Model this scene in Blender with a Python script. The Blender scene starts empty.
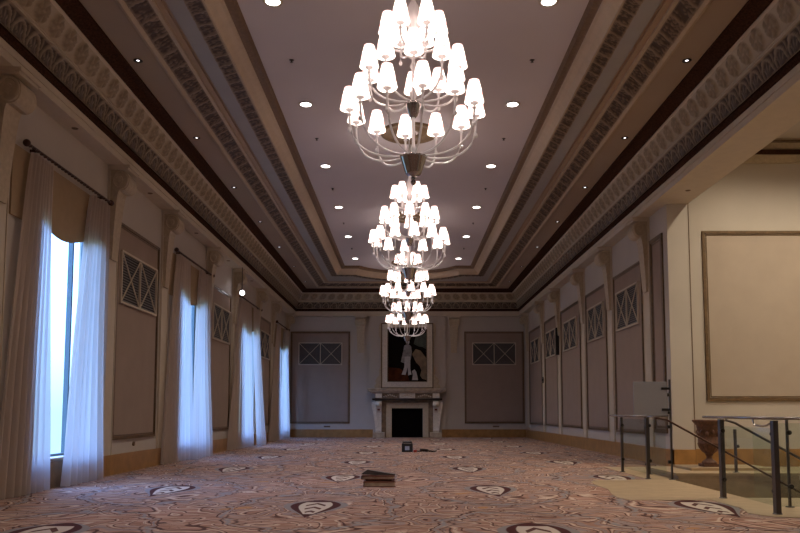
import bpy, math, random
from math import pi, sin, cos, sqrt, atan2, hypot, floor
random.seed(7)
S = bpy.context.scene
C = S.collection

# ------------------------------------------------------------------ camera, world, exposure
CX, CH = -0.13, 1.15
cd = bpy.data.cameras.new('camera'); cam = bpy.data.objects.new('camera', cd); C.objects.link(cam)
cam.location = (CX, 0, CH); cam.rotation_euler = (math.radians(90 + 4.745), 0, 0)
cd.sensor_width = 36; cd.lens = 34.2; cd.shift_y = 0.1037; cd.shift_x = -0.0056
cd.clip_start = 0.05; cd.clip_end = 300
S.camera = cam
S.view_settings.view_transform = 'Standard'; S.view_settings.look = 'None'
S.view_settings.gamma = 1; S.view_settings.use_curve_mapping = False
S.view_settings.exposure = 0.40
S.cycles.use_denoising = True
S.cycles.max_bounces = 7; S.cycles.diffuse_bounces = 4; S.cycles.transparent_max_bounces = 12
S.cycles.sample_clamp_indirect = 3
S.cycles.caustics_reflective = False; S.cycles.caustics_refractive = False
W = bpy.data.worlds.new('sky'); S.world = W; W.use_nodes = True
wn = W.node_tree.nodes; wl = W.node_tree.links
bg = wn['Background']; bg.inputs[1].default_value = 14.0
tc = wn.new('ShaderNodeTexCoord'); sp = wn.new('ShaderNodeSeparateXYZ'); wr = wn.new('ShaderNodeValToRGB')
wl.new(tc.outputs['Generated'], sp.inputs[0]); wl.new(sp.outputs['Z'], wr.inputs[0]); wl.new(wr.outputs[0], bg.inputs[0])
wr.color_ramp.elements[0].position = 0.0; wr.color_ramp.elements[0].color = (0.045, 0.070, 0.075, 1)
wr.color_ramp.elements[1].position = 0.5; wr.color_ramp.elements[1].color = (0.21, 0.40, 1.0, 1)
BULB_W = 4.5        # each chandelier bulb
SHADE_E = 2.1       # glow of each chandelier shade
DOWN_W = 150       # big downlights, watts
ALCOVE_W = 390

# ------------------------------------------------------------------ key sizes (metres)
HW = 5.56; FAR = 35.7; BACK = -4.0
HP = 7.35                  # panel ceiling
ZF = 6.87                  # perimeter flat ceiling
ZDARK = 5.88               # bottom of cornice
ZENT = 5.67                # underside of fascia

# ------------------------------------------------------------------ materials
def mat(name, col, rough=0.6, metal=0.0, bump=0, bscale=40, var=0.0, vscale=3, spec=0.4, **kw):
    m = bpy.data.materials.new(name); m.use_nodes = True
    nt = m.node_tree; b = nt.nodes['Principled BSDF']
    b.inputs['Roughness'].default_value = rough; b.inputs['Metallic'].default_value = metal
    b.inputs['Specular IOR Level'].default_value = spec
    for k, v in kw.items(): b.inputs[k.replace('_', ' ')].default_value = v
    if var > 0:
        t = nt.nodes.new('ShaderNodeTexCoord'); n = nt.nodes.new('ShaderNodeTexNoise'); r = nt.nodes.new('ShaderNodeValToRGB')
        n.inputs['Scale'].default_value = vscale; n.inputs['Detail'].default_value = 5
        nt.links.new(t.outputs['Object'], n.inputs['Vector']); nt.links.new(n.outputs[0], r.inputs[0])
        r.color_ramp.elements[0].position = 0.3; r.color_ramp.elements[1].position = 0.7
        r.color_ramp.elements[0].color = tuple(c * (1 - var) for c in col) + (1,)
        r.color_ramp.elements[1].color = tuple(min(1, c * (1 + var)) for c in col) + (1,)
        nt.links.new(r.outputs[0], b.inputs['Base Color'])
    else:
        b.inputs['Base Color'].default_value = tuple(col) + (1,)
    if bump:
        t = nt.nodes.new('ShaderNodeTexCoord'); n = nt.nodes.new('ShaderNodeTexNoise'); bp = nt.nodes.new('ShaderNodeBump')
        n.inputs['Scale'].default_value = bscale; bp.inputs['Strength'].default_value = bump; bp.inputs['Distance'].default_value = 0.01
        nt.links.new(t.outputs['Object'], n.inputs['Vector']); nt.links.new(n.outputs[0], bp.inputs['Height']); nt.links.new(bp.outputs[0], b.inputs['Normal'])
    return m
def emis(name, col, s):
    m = bpy.data.materials.new(name); m.use_nodes = True; nt = m.node_tree
    b = nt.nodes['Principled BSDF']; b.inputs['Base Color'].default_value = (0.8, 0.8, 0.8, 1)
    b.inputs['Emission Color'].default_value = tuple(col) + (1,); b.inputs['Emission Strength'].default_value = s
    return m
M = {}
M['wall'] = mat('wall_paint', (0.47, 0.42, 0.365), 0.7, var=0.03, vscale=1.5, spec=0.2)
M['trim'] = mat('cream_trim_paint', (0.53, 0.45, 0.345), 0.5, var=0.04, vscale=6, spec=0.3)
M['stone'] = mat('cream_carved_plaster', (0.46, 0.375, 0.265), 0.6, var=0.1, vscale=14, bump=0.15, spec=0.3)
M['ceil'] = mat('ceiling_paint', (0.57, 0.515, 0.52), 0.8, var=0.02, vscale=1, spec=0.1)
M['ctrim'] = mat('coffer_trim_paint', (0.46, 0.36, 0.255), 0.5, var=0.05, vscale=6, spec=0.3)
M['ceil2'] = mat('ceiling_border_paint', (0.36, 0.275, 0.20), 0.6, var=0.03, vscale=1, spec=0.25)
M['silver'] = mat('coffer_grey_paint', (0.33, 0.31, 0.29), 0.5, var=0.04, vscale=2, spec=0.4)
M['tan'] = mat('coffer_tan_paint', (0.36, 0.25, 0.16), 0.5, var=0.06, vscale=5, spec=0.35)
M['brown'] = mat('dark_brown_band', (0.15, 0.092, 0.05), 0.5, var=0.2, vscale=20)
M['maroon'] = mat('maroon_band', (0.046, 0.019, 0.010), 0.8, var=0.5, vscale=30, spec=0.05)
M['gild'] = mat('antique_gold_moulding', (0.13, 0.08, 0.038), 0.45, metal=0.1, var=0.25, vscale=12)
M['fabric'] = mat('panel_fabric', (0.31, 0.235, 0.19), 0.9, var=0.05, vscale=2, bump=0.1, bscale=300, spec=0.1)
M['fabric2'] = mat('alcove_panel_fabric', (0.40, 0.33, 0.27), 0.9, var=0.04, vscale=2, bump=0.1, bscale=300, spec=0.1)
M['base'] = mat('golden_wood', (0.33, 0.17, 0.055), 0.35, var=0.18, vscale=5)
M['basew'] = mat('travertine_plinth', (0.40, 0.29, 0.17), 0.5, var=0.12, vscale=6)
M['grille_dark'] = mat('vent_recess', (0.04, 0.034, 0.032), 0.8)
M['louvre'] = mat('vent_louvre', (0.17, 0.155, 0.15), 0.5)
M['chrome'] = mat('polished_chrome', (0.42, 0.40, 0.40), 0.08, metal=1)
M['blackm'] = mat('black_metal', (0.02, 0.017, 0.016), 0.4, metal=0.3)
M['rodm'] = mat('bronze_rod', (0.06, 0.025, 0.015), 0.35, metal=0.5)
M['darkst'] = mat('dark_steel', (0.10, 0.09, 0.085), 0.3, metal=0.8)
M['steelblue'] = mat('brushed_rail_steel', (0.30, 0.29, 0.28), 0.25, metal=0.9)
M['tile'] = mat('beige_landing_stone', (0.39, 0.28, 0.165), 0.45, var=0.12, vscale=4)
M['stair'] = mat('brown_stair_stone', (0.19, 0.125, 0.07), 0.5, var=0.2, vscale=6)
M['plinth'] = mat('brown_plinth_stone', (0.30, 0.205, 0.12), 0.5, var=0.2, vscale=5)
M['terra'] = mat('terracotta_urn', (0.13, 0.06, 0.035), 0.6, var=0.3, vscale=18, bump=0.3)
M['black'] = mat('firebox_black', (0.004, 0.003, 0.003), 0.95, spec=0.02)
M['valance'] = mat('valance_fabric', (0.34, 0.245, 0.15), 0.9, var=0.05, vscale=8, spec=0.1)
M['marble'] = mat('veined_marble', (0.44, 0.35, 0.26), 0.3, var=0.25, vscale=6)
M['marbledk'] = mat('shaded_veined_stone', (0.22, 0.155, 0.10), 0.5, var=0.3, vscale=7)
M['frame'] = mat('pale_frame', (0.66, 0.59, 0.49), 0.45, var=0.12, vscale=20)
M['board'] = mat('grey_board', (0.25, 0.245, 0.27), 0.5)
M['label'] = mat('pale_blue_label', (0.35, 0.38, 0.46), 0.5)
M['white'] = mat('white_plastic', (0.6, 0.6, 0.58), 0.4)
M['winframe'] = mat('window_frame_grey', (0.10, 0.13, 0.14), 0.4)
M['leather'] = mat('brown_leather', (0.15, 0.045, 0.022), 0.4, var=0.25, vscale=20)
M['leatherdk'] = mat('dark_brown_panel', (0.025, 0.012, 0.008), 0.5)
M['orange'] = mat('red_cap', (0.35, 0.03, 0.015), 0.5)
m = bpy.data.materials.new('clear_blown_glass'); m.use_nodes = True; nt = m.node_tree; nt.nodes.clear()
o = nt.nodes.new('ShaderNodeOutputMaterial'); d = nt.nodes.new('ShaderNodeBsdfDiffuse'); t = nt.nodes.new('ShaderNodeBsdfTranslucent'); gl = nt.nodes.new('ShaderNodeBsdfGlossy'); x1 = nt.nodes.new('ShaderNodeMixShader'); x2 = nt.nodes.new('ShaderNodeMixShader')
for b_ in (d, t): b_.inputs[0].default_value = (.96, .95, .96, 1)
gl.inputs['Roughness'].default_value = .15; x1.inputs[0].default_value = .5; x2.inputs[0].default_value = .2
nt.links.new(d.outputs[0], x1.inputs[1]); nt.links.new(t.outputs[0], x1.inputs[2]); nt.links.new(x1.outputs[0], x2.inputs[1]); nt.links.new(gl.outputs[0], x2.inputs[2]); nt.links.new(x2.outputs[0], o.inputs[0])
M['crystal'] = m
m = bpy.data.materials.new('white_fabric_shade'); m.use_nodes = True; nt = m.node_tree; nt.nodes.clear()
o = nt.nodes.new('ShaderNodeOutputMaterial'); d = nt.nodes.new('ShaderNodeBsdfDiffuse'); t = nt.nodes.new('ShaderNodeBsdfTranslucent')
x1 = nt.nodes.new('ShaderNodeAddShader'); tcn = nt.nodes.new('ShaderNodeTexCoord'); sz = nt.nodes.new('ShaderNodeSeparateXYZ'); rp_ = nt.nodes.new('ShaderNodeValToRGB')
nt.links.new(tcn.outputs['Generated'], sz.inputs[0]); nt.links.new(sz.outputs['Z'], rp_.inputs[0])
cr = rp_.color_ramp; cr.elements[0].position = 0.0; cr.elements[0].color = (1, .83, .72, 1); cr.elements[1].position = 1.0; cr.elements[1].color = (.8, .45, .42, 1)
for p_, c_ in ((.20, (1, .87, .77, 1)), (.27, (.7, .20, .17, 1)), (.40, (.85, .42, .38, 1)), (.55, (1, .85, .74, 1)), (.85, (1, .80, .70, 1))):
    q_ = cr.elements.new(p_); q_.color = c_
em = nt.nodes.new('ShaderNodeEmission'); em.inputs[1].default_value = SHADE_E; nt.links.new(rp_.outputs[0], em.inputs[0])
d.inputs[0].default_value = (.22, .20, .19, 1); t.inputs[0].default_value = (.06, .05, .05, 1)
x2 = nt.nodes.new('ShaderNodeAddShader')
nt.links.new(d.outputs[0], x1.inputs[0]); nt.links.new(t.outputs[0], x1.inputs[1]); nt.links.new(x1.outputs[0], x2.inputs[0]); nt.links.new(em.outputs[0], x2.inputs[1]); nt.links.new(x2.outputs[0], o.inputs[0])
M['shade'] = m
M['lens'] = emis('downlight_lens', (1.0, 0.95, 0.92), 9)
M['spotlens'] = emis('spot_lens', (0.95, 0.92, 1.0), 2.2)
M['brightlens'] = emis('lit_wall_spot_lens', (0.92, 0.92, 1.0), 12)
# painting
M['p_dark'] = mat('paint_dark', (0.006, 0.004, 0.003), 0.8, var=0.4, vscale=3, spec=0.05)
M['p_red'] = mat('paint_umber', (0.06, 0.018, 0.008), 0.8, var=0.5, vscale=4, spec=0.05)
M['p_grey'] = mat('paint_grey', (0.20, 0.19, 0.185), 0.5, var=0.35, vscale=8)
M['p_white'] = mat('paint_white', (0.42, 0.40, 0.38), 0.5, var=0.2, vscale=8)
M['p_tan'] = mat('paint_ochre', (0.17, 0.115, 0.06), 0.5, var=0.35, vscale=5)
M['p_green'] = mat('paint_green', (0.02, 0.03, 0.02), 0.5, var=0.5, vscale=9)
# glass
def glass_mat(name, tint, refl=0.1, trans=0.9):
    m = bpy.data.materials.new(name); m.use_nodes = True; nt = m.node_tree; nt.nodes.clear()
    o = nt.nodes.new('ShaderNodeOutputMaterial'); t = nt.nodes.new('ShaderNodeBsdfTransparent'); g = nt.nodes.new('ShaderNodeBsdfGlossy'); x = nt.nodes.new('ShaderNodeMixShader')
    t.inputs[0].default_value = tint + (1,); g.inputs['Roughness'].default_value = 0.03
    x.inputs[0].default_value = refl
    nt.links.new(t.outputs[0], x.inputs[1]); nt.links.new(g.outputs[0], x.inputs[2]); nt.links.new(x.outputs[0], o.inputs[0])
    return m
M['railglass'] = glass_mat('green_tinted_rail_glass', (0.89, 0.94, 0.92), 0.06)
M['winglass'] = glass_mat('window_glass', (0.93, 0.98, 0.98), 0.04)
# sheer curtain
m = bpy.data.materials.new('sheer_white_curtain'); m.use_nodes = True; nt = m.node_tree; nt.nodes.clear()
o = nt.nodes.new('ShaderNodeOutputMaterial'); d = nt.nodes.new('ShaderNodeBsdfDiffuse'); t = nt.nodes.new('ShaderNodeBsdfTranslucent'); tr = nt.nodes.new('ShaderNodeBsdfTransparent')
x1 = nt.nodes.new('ShaderNodeMixShader'); x2 = nt.nodes.new('ShaderNodeMixShader')
d.inputs[0].default_value = (0.64, 0.50, 0.40, 1); t.inputs[0].default_value = (0.60, 0.56, 0.54, 1)
x1.inputs[0].default_value = 0.5; x2.inputs[0].default_value = 0.13
nt.links.new(d.outputs[0], x1.inputs[1]); nt.links.new(t.outputs[0], x1.inputs[2]); nt.links.new(x1.outputs[0], x2.inputs[1]); nt.links.new(tr.outputs[0], x2.inputs[2]); nt.links.new(x2.outputs[0], o.inputs[0])
M['sheer'] = m

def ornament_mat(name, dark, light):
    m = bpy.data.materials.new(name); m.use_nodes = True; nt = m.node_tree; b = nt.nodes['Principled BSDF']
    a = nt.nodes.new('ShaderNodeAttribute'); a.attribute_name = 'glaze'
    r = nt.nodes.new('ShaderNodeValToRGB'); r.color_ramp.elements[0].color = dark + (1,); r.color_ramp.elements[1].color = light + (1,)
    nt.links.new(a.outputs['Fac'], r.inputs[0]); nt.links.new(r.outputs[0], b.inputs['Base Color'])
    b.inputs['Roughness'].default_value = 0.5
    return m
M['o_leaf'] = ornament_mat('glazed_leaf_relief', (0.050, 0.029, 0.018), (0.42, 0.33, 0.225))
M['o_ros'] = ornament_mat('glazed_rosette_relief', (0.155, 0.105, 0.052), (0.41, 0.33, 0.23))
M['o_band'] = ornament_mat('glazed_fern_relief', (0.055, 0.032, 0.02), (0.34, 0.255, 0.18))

# carpet ------------------------------------------------------------
class NB:
    def __init__(s, nt): s.nt = nt
    def m(s, op, a, b=None, c=None, clamp=False):
        n = s.nt.nodes.new('ShaderNodeMath'); n.operation = op; n.use_clamp = clamp
        for i, v in enumerate((a, b, c)):
            if v is None: continue
            if isinstance(v, (int, float)): n.inputs[i].default_value = v
            else: s.nt.links.new(v, n.inputs[i])
        return n.outputs[0]
    def mix(s, f, a, b):
        n = s.nt.nodes.new('ShaderNodeMix'); n.data_type = 'RGBA'
        s.nt.links.new(f, n.inputs[0])
        for i, v in ((6, a), (7, b)):
            if isinstance(v, tuple): n.inputs[i].default_value = v + (1,)
            else: s.nt.links.new(v, n.inputs[i])
        return n.outputs[2]
    def band(s, v, lo, hi, soft=0.02):          # 1 inside lo..hi
        a = s.m('MULTIPLY', s.m('SUBTRACT', v, lo), 1 / soft, clamp=True)
        b = s.m('MULTIPLY', s.m('SUBTRACT', hi, v), 1 / soft, clamp=True)
        return s.m('MULTIPLY', a, b)
    def noise(s, vec, scale, detail=2, dist=0.0):
        n = s.nt.nodes.new('ShaderNodeTexNoise'); n.inputs['Scale'].default_value = scale; n.inputs['Detail'].default_value = detail; n.inputs['Distortion'].default_value = dist
        s.nt.links.new(vec, n.inputs['Vector']); return n.outputs[0]
m = bpy.data.materials.new('patterned_axminster_carpet'); m.use_nodes = True; nt = m.node_tree; q = NB(nt)
b = nt.nodes['Principled BSDF']; b.inputs['Roughness'].default_value = 0.95; b.inputs['Specular IOR Level'].default_value = 0.1
tcn = nt.nodes.new('ShaderNodeTexCoord'); P = tcn.outputs['Object']
sx = nt.nodes.new('ShaderNodeSeparateXYZ'); nt.links.new(P, sx.inputs[0]); X, Y = sx.outputs['X'], sx.outputs['Y']
uc = q.m('DIVIDE', q.m('ADD', X, 1.23), 2.4)
k = q.m('ROUND', uc); lx = q.m('MULTIPLY', q.m('SUBTRACT', uc, k), 2.4)
par = q.m('PINGPONG', k, 1.0)
yy = q.m('ADD', q.m('SUBTRACT', Y, 9.3), q.m('MULTIPLY', par, 2.07))
ly = q.m('WRAP', yy, 2.075, -2.075)
tt = q.m('DIVIDE', q.m('ADD', ly, 0.85), 1.7, clamp=True)
wv = q.m('MULTIPLY', q.m('POWER', q.m('SINE', q.m('MULTIPLY', q.m('POWER', tt, 1.7), pi)), 0.75), 0.30)
dd = q.m('DIVIDE', q.m('ABSOLUTE', lx), q.m('MAXIMUM', wv, 0.001))
# background contours
nA = q.noise(P, 0.75, 1.5, 0.6); nB = q.noise(P, 2.3, 2, 0.8); nC = q.noise(P, 9, 3)
f1 = q.m('FRACT', q.m('MULTIPLY', nA, 9.0)); f2 = q.m('FRACT', q.m('MULTIPLY', nB, 4.5))
# scroll ring around each medallion
rr = q.m('SQRT', q.m('ADD', q.m('POWER', q.m('DIVIDE', lx, 1.15), 2), q.m('POWER', q.m('DIVIDE', ly, 2.0), 2)))
rw = q.m('ADD', rr, q.m('MULTIPLY', q.m('SUBTRACT', nB, 0.5), 0.45))
mp = nt.nodes.new('ShaderNodeMapping'); nt.links.new(P, mp.inputs[0]); mp.inputs['Scale'].default_value = (1.0, 3.5, 1)
streak = q.noise(mp.outputs[0], 3.0, 2, 0.5)
col = q.mix(q.band(streak, 0.46, 2.0, 0.16), (0.29, 0.155, 0.11), (0.44, 0.285, 0.215))
nW = nt.nodes.new('ShaderNodeTexNoise'); nW.inputs['Scale'].default_value = 1.1; nW.inputs['Detail'].default_value = 1; nt.links.new(P, nW.inputs['Vector'])
vw = nt.nodes.new('ShaderNodeVectorMath'); vw.operation = 'MULTIPLY_ADD'; nt.links.new(nW.outputs['Color'], vw.inputs[0]); vw.inputs[1].default_value = (1.1, 1.1, 0); nt.links.new(P, vw.inputs[2])
vo = nt.nodes.new('ShaderNodeTexVoronoi'); vo.inputs['Scale'].default_value = 0.95; vo.feature = 'SMOOTH_F1'; vo.inputs['Smoothness'].default_value = 0.25; nt.links.new(vw.outputs[0], vo.inputs['Vector'])
vd = vo.outputs['Distance']; f5 = q.m('FRACT', q.m('MULTIPLY', vd, 7.5))
gate = q.band(nA, 0.30, 0.56, 0.05)
col = q.mix(q.m('MULTIPLY', q.band(f5, 0.45, 0.85, 0.08), q.m('MULTIPLY', gate, 0.55)), col, (0.215, 0.20, 0.205))
col = q.mix(q.m('MULTIPLY', q.band(f5, 0.16, 0.34, 0.05), 0.75), col, (0.56, 0.43, 0.33))
col = q.mix(q.m('MULTIPLY', q.band(f5, 0.0, 0.13, 0.03), 0.92), col, (0.065, 0.026, 0.02))
col = q.mix(q.m('MULTIPLY', q.band(f5, 0.40, 0.46, 0.02), q.m('MULTIPLY', gate, 0.9)), col, (0.07, 0.03, 0.025))
f2b = q.m('FRACT', q.m('MULTIPLY', nB, 5.0))
col = q.mix(q.m('MULTIPLY', q.band(f2b, 0.0, 0.09, 0.03), 0.75), col, (0.08, 0.035, 0.03))
col = q.mix(q.m('MULTIPLY', q.band(vd, -1, 0.10, 0.02), 0.8), col, (0.42, 0.20, 0.07))
col = q.mix(q.m('MULTIPLY', q.band(rw, 0.84, 0.90, 0.02), 0.8), col, (0.22, 0.215, 0.22))
col = q.mix(q.band(rw, 0.90, 0.93, 0.012), col, (0.055, 0.022, 0.02))
col = q.mix(q.m('MULTIPLY', q.band(rw, 0.80, 0.83, 0.012), 0.8), col, (0.055, 0.022, 0.02))
inb = q.band(ly, -0.84, 0.84, 0.01)
def inside(fac): return q.m('MULTIPLY', fac, inb)
col = q.mix(inside(q.band(dd, -1, 1.35, 0.05)), col, (0.23, 0.20, 0.19))
col = q.mix(inside(q.band(dd, -1, 1.05, 0.05)), col, (0.065, 0.018, 0.016))
zig = q.m('SINE', q.m('ADD', q.m('MULTIPLY', ly, 17), q.m('MULTIPLY', q.m('ABSOLUTE', lx), 30)))
inn = q.mix(q.m('MULTIPLY', q.band(zig, 0.35, 2, 0.1), q.band(dd, -1, 0.42, 0.03)), (0.52, 0.43, 0.35), (0.10, 0.04, 0.03))
mask = q.m('MULTIPLY', inside(q.band(dd, -1, 0.70, 0.05)), q.band(ly, -0.55, 0.62, 0.03))
col = q.mix(mask, col, inn)
nt.links.new(col, b.inputs['Base Color'])
bp = nt.nodes.new('ShaderNodeBump'); bp.inputs['Strength'].default_value = 0.3; bp.inputs['Distance'].default_value = 0.01
nz = nt.nodes.new('ShaderNodeTexNoise'); nz.inputs['Scale'].default_value = 120; nt.links.new(P, nz.inputs['Vector'])
nt.links.new(nz.outputs[0], bp.inputs['Height']); nt.links.new(bp.outputs[0], b.inputs['Normal'])
M['carpet'] = m

# ------------------------------------------------------------------ mesh builder
class MB:
    def __init__(s): s.v = []; s.f = []; s.sm = []
    def add(s, vs, fs, smooth=False):
        o = len(s.v); s.v += [tuple(p) for p in vs]
        for f in fs: s.f.append(tuple(i + o for i in f)); s.sm.append(smooth)
        return s
    def box(s, x0, x1, y0, y1, z0, z1):
        v = [(x, y, z) for z in (z0, z1) for y in (y0, y1) for x in (x0, x1)]
        return s.add(v, [(0, 2, 3, 1), (4, 5, 7, 6), (0, 1, 5, 4), (2, 6, 7, 3), (0, 4, 6, 2), (1, 3, 7, 5)])
    def lathe(s, prof, c=(0, 0, 0), n=24, smooth=True, rib=0, ribn=0):
        vs = []; m_ = len(prof)
        for i in range(n):
            a = 2 * pi * i / n
            for r, z in prof:
                R = r * (1 + (rib * cos(a * ribn) if rib else 0))
                vs.append((c[0] + R * cos(a), c[1] + R * sin(a), c[2] + z))
        fs = []
        for i in range(n):
            j = (i + 1) % n
            for k in range(m_ - 1): fs.append((i * m_ + k, j * m_ + k, j * m_ + k + 1, i * m_ + k + 1))
        return s.add(vs, fs, smooth)
    def tube(s, pts, r, n=8, cap=True, smooth=True):
        rs = r if isinstance(r, (list, tuple)) else [r] * len(pts)
        vs = []; L = len(pts)
        for i, p in enumerate(pts):
            a = pts[max(i - 1, 0)]; b_ = pts[min(i + 1, L - 1)]
            d = [b_[j] - a[j] for j in range(3)]; l = sqrt(sum(q_ * q_ for q_ in d)) or 1; d = [q_ / l for q_ in d]
            up = (0, 0, 1) if abs(d[2]) < 0.9 else (1, 0, 0)
            e = (d[1] * up[2] - d[2] * up[1], d[2] * up[0] - d[0] * up[2], d[0] * up[1] - d[1] * up[0]); l = sqrt(sum(q_ * q_ for q_ in e)); e = [q_ / l for q_ in e]
            g = (d[1] * e[2] - d[2] * e[1], d[2] * e[0] - d[0] * e[2], d[0] * e[1] - d[1] * e[0])
            for k in range(n):
                t = 2 * pi * k / n
                vs.append(tuple(p[j] + rs[i] * (cos(t) * e[j] + sin(t) * g[j]) for j in range(3)))
        fs = []
        for i in range(L - 1):
            for k in range(n):
                fs.append((i * n + k, i * n + (k + 1) % n, (i + 1) * n + (k + 1) % n, (i + 1) * n + k))
        s.add(vs, fs, smooth)
        if cap: s.add(vs[:n], [tuple(range(n))]); s.add(vs[-n:], [tuple(range(n))])
        return s
    def ball(s, c, r, n=10, sz=1):
        return s.lathe([(max(1e-4, r * sin(pi * i / 6)), -r * sz * cos(pi * i / 6)) for i in range(7)], c, n)
    def prism(s, poly, f0, f1):            # poly of 2d, f0/f1 map 2d -> 3d
        n = len(poly); vs = [f0(*p) for p in poly] + [f1(*p) for p in poly]
        return s.add(vs, [tuple(range(n)), tuple(range(2 * n - 1, n - 1, -1))] + [(i, (i + 1) % n, n + (i + 1) % n, n + i) for i in range(n)])
    def build(s, name, m, parent=None, loc=None, bevel=0):
        me = bpy.data.meshes.new(name); me.from_pydata(s.v, [], s.f); me.materials.append(M[m] if isinstance(m, str) else m)
        me.polygons.foreach_set('use_smooth', s.sm); me.update()
        o = bpy.data.objects.new(name, me); C.objects.link(o)
        if parent: o.parent = parent
        if loc: o.location = loc
        if bevel:
            bm_ = o.modifiers.new('bevel', 'BEVEL'); bm_.width = bevel; bm_.segments = 2; bm_.limit_method = 'ANGLE'
        return o
def fixn(o):
    import bmesh
    bm = bmesh.new(); bm.from_mesh(o.data); bmesh.ops.remove_doubles(bm, verts=bm.verts, dist=1e-5); bmesh.ops.recalc_face_normals(bm, faces=bm.faces); bm.to_mesh(o.data); bm.free(); return o
def B(*a): return MB().box(*a)
def empty(name, loc=(0, 0, 0), rz=0):
    o = bpy.data.objects.new(name, None); C.objects.link(o); o.location = loc; o.rotation_euler = (0, 0, rz); o.empty_display_size = 0.1; return o
def tag(o, label, cat, group=None):
    o['label'] = label; o['category'] = cat
    if group: o['group'] = group
    return o
def struct(o): o['kind'] = 'structure'; return o
def dup(root, loc=None, rz=None, label=None):
    r = root.copy(); C.objects.link(r)
    if loc is not None: r.location = loc
    if rz is not None: r.rotation_euler = (0, 0, rz)
    if label: r['label'] = label
    def rec(a, p):
        for ch in list(a.children):
            c = ch.copy(); C.objects.link(c); c.parent = p; rec(ch, c)
    rec(root, r)
    return r
ORD = ['nearest', 'second', 'third', 'fourth', 'fifth', 'sixth', 'seventh', 'eighth', 'ninth']
def ordw(i, n):
    return 'nearest' if i == 0 else ('farthest' if i == n - 1 else ORD[i])

# ------------------------------------------------------------------ floor
HX0, HX1, HY0, HY1 = 4.47, 8.6, 10.35, 13.12       # stairwell hole
f = MB()
for (a, b_, c, d_) in ((-HW - .4, HX0, BACK - .1, 37), (HX0, HX1, BACK - .1, HY0), (HX0, HX1, HY1, 37), (HX1, 11.2, BACK - .1, 37)):
    f.box(a, b_, c, d_, -0.12, 0)
struct(f.build('floor', 'carpet'))
poly = [(4.46, 10.36), (4.46, 13.13), (5.50, 13.13), (5.50, 16.19), (4.07, 16.19), (4.07, 13.16), (3.15, 13.1), (2.98, 12.8), (2.90, 12.2), (2.92, 11.5), (2.80, 10.9), (2.75, 10.4), (2.85, 10.12), (3.9, 10.12), (3.93, 9.3), (3.80, 8.8), (3.95, 8.5), (4.3, 8.42), (11, 8.4), (11, 10.34), (8.6, 10.34)]
t = MB(); t.prism(poly, lambda x, y: (x, y, 0.0), lambda x, y: (x, y, 0.006)); t.box(8.62, 11, 10.36, 16.2, 0, 0.006)
t.box(5.5, 8.6, 13.14, 16.2, 0, 0.006)
o = fixn(t.build('floor_landing', 'tile')); struct(o)
# stairwell
st = MB(); n = 12
for i in range(n):
    x = HX0 + 0.30 * i; z = -0.17 * (i + 1)
    st.box(x, x + 0.32, HY0 + .016, HY1 - .016, z - 0.3, z)
st.box(HX0 + .3 * n, 11, HY0, HY1, -2.4, -2.2)
struct(st.build('floor_stairs', 'stair'))
w = MB(); w.box(HX0, 8.6, HY1 - .015, HY1 + .1, -2.3, -0.122); w.box(HX0, 8.6, HY1 - .015, HY1 - .0005, -.121, .004); w.box(HX0, 8.6, HY0 - .1, HY0 + .015, -2.3, -0.122); w.box(HX0, 8.6, HY0 + .0005, HY0 + .015, -.121, .004)
struct(w.build('wall_stairwell', 'plinth'))

# ------------------------------------------------------------------ walls
WY = [(10.95, 13.3), (17.9, 20.3), (24.9, 27.4), (32.2, 34.5)]
WZ0, WZ1 = 0.42, 4.75
wl_ = MB(); XO = -HW - 0.34
ys = [BACK] + [y for p in WY for y in p] + [FAR + .3]
for i in range(0, len(ys), 2): wl_.box(XO, -HW, ys[i], ys[i + 1], 0, 7.4)
for a, b_ in WY:
    wl_.box(XO, -HW, a, b_, 0, WZ0); wl_.box(XO, -HW, a, b_, WZ1, 7.4)
struct(wl_.build('wall_left', 'wall'))
far = MB().box(XO, HW + .5, FAR, FAR + 0.3, 0, 7.4)
struct(far.build('wall_far', 'wall'))
struct(B(-HW - .4, 11.3, BACK - .2, BACK, -0.1, 7.4).build('wall_back', 'wall'))
r = MB().box(HW, HW + .46, 16.2, FAR, 0, 7.4); r.box(HW, HW + .46, BACK, 6.0, 0, 7.4)
struct(r.build('wall_right', 'wall'))
# beam over the wide opening
bm = MB().box(HW - .005, HW + .46, 6.0, 16.2, ZENT, 7.4)
struct(bm.build('wall_beam', 'trim'))
struct(B(HW + .46, 11.2, 16.5, 16.8, -2.3, 7.4).build('wall_alcove_far', 'wall'))
struct(B(11.0, 11.2, 5.7, 16.5, -2.3, 7.4).build('wall_alcove_right', 'wall'))
struct(B(HW + .46, 11.2, 5.7, 6.0, 0, 7.4).build('wall_alcove_near', 'wall'))
struct(B(HW + .46, 11.2, 5.7, 16.8, 7.2, 7.35).build('ceiling_alcove', 'wall'))
# chimney breast on the far wall
struct(B(-1.80, 1.80, FAR - 0.16, FAR, 0, 5.9).build('wall_chimney_breast', 'wall'))
struct(B(HW + .46, HW + .475, 16.19, 16.5, 0, 7.2).build('trim_18', 'brown'))  # brown strip painted in as the shadow line of the pier corner
# alcove cornice
a = MB().box(HW + .46, 11, 16.38, 16.5, 7.16, 7.2); a.box(HW + .46, 11, 16.44, 16.5, 6.98, 7.16); a.box(HW + .46, 11, 16.40, 16.5, 6.66, 6.84)
struct(a.build('trim_1', 'stone'))
struct(MB().box(HW + .46, 11, 16.36, 16.5, 6.84, 6.94).build('trim_2', 'maroon'))
struct(MB().box(HW + .46, 11, 16.36, 16.5, 7.125, 7.16).build('trim_3', 'brown'))

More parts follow.
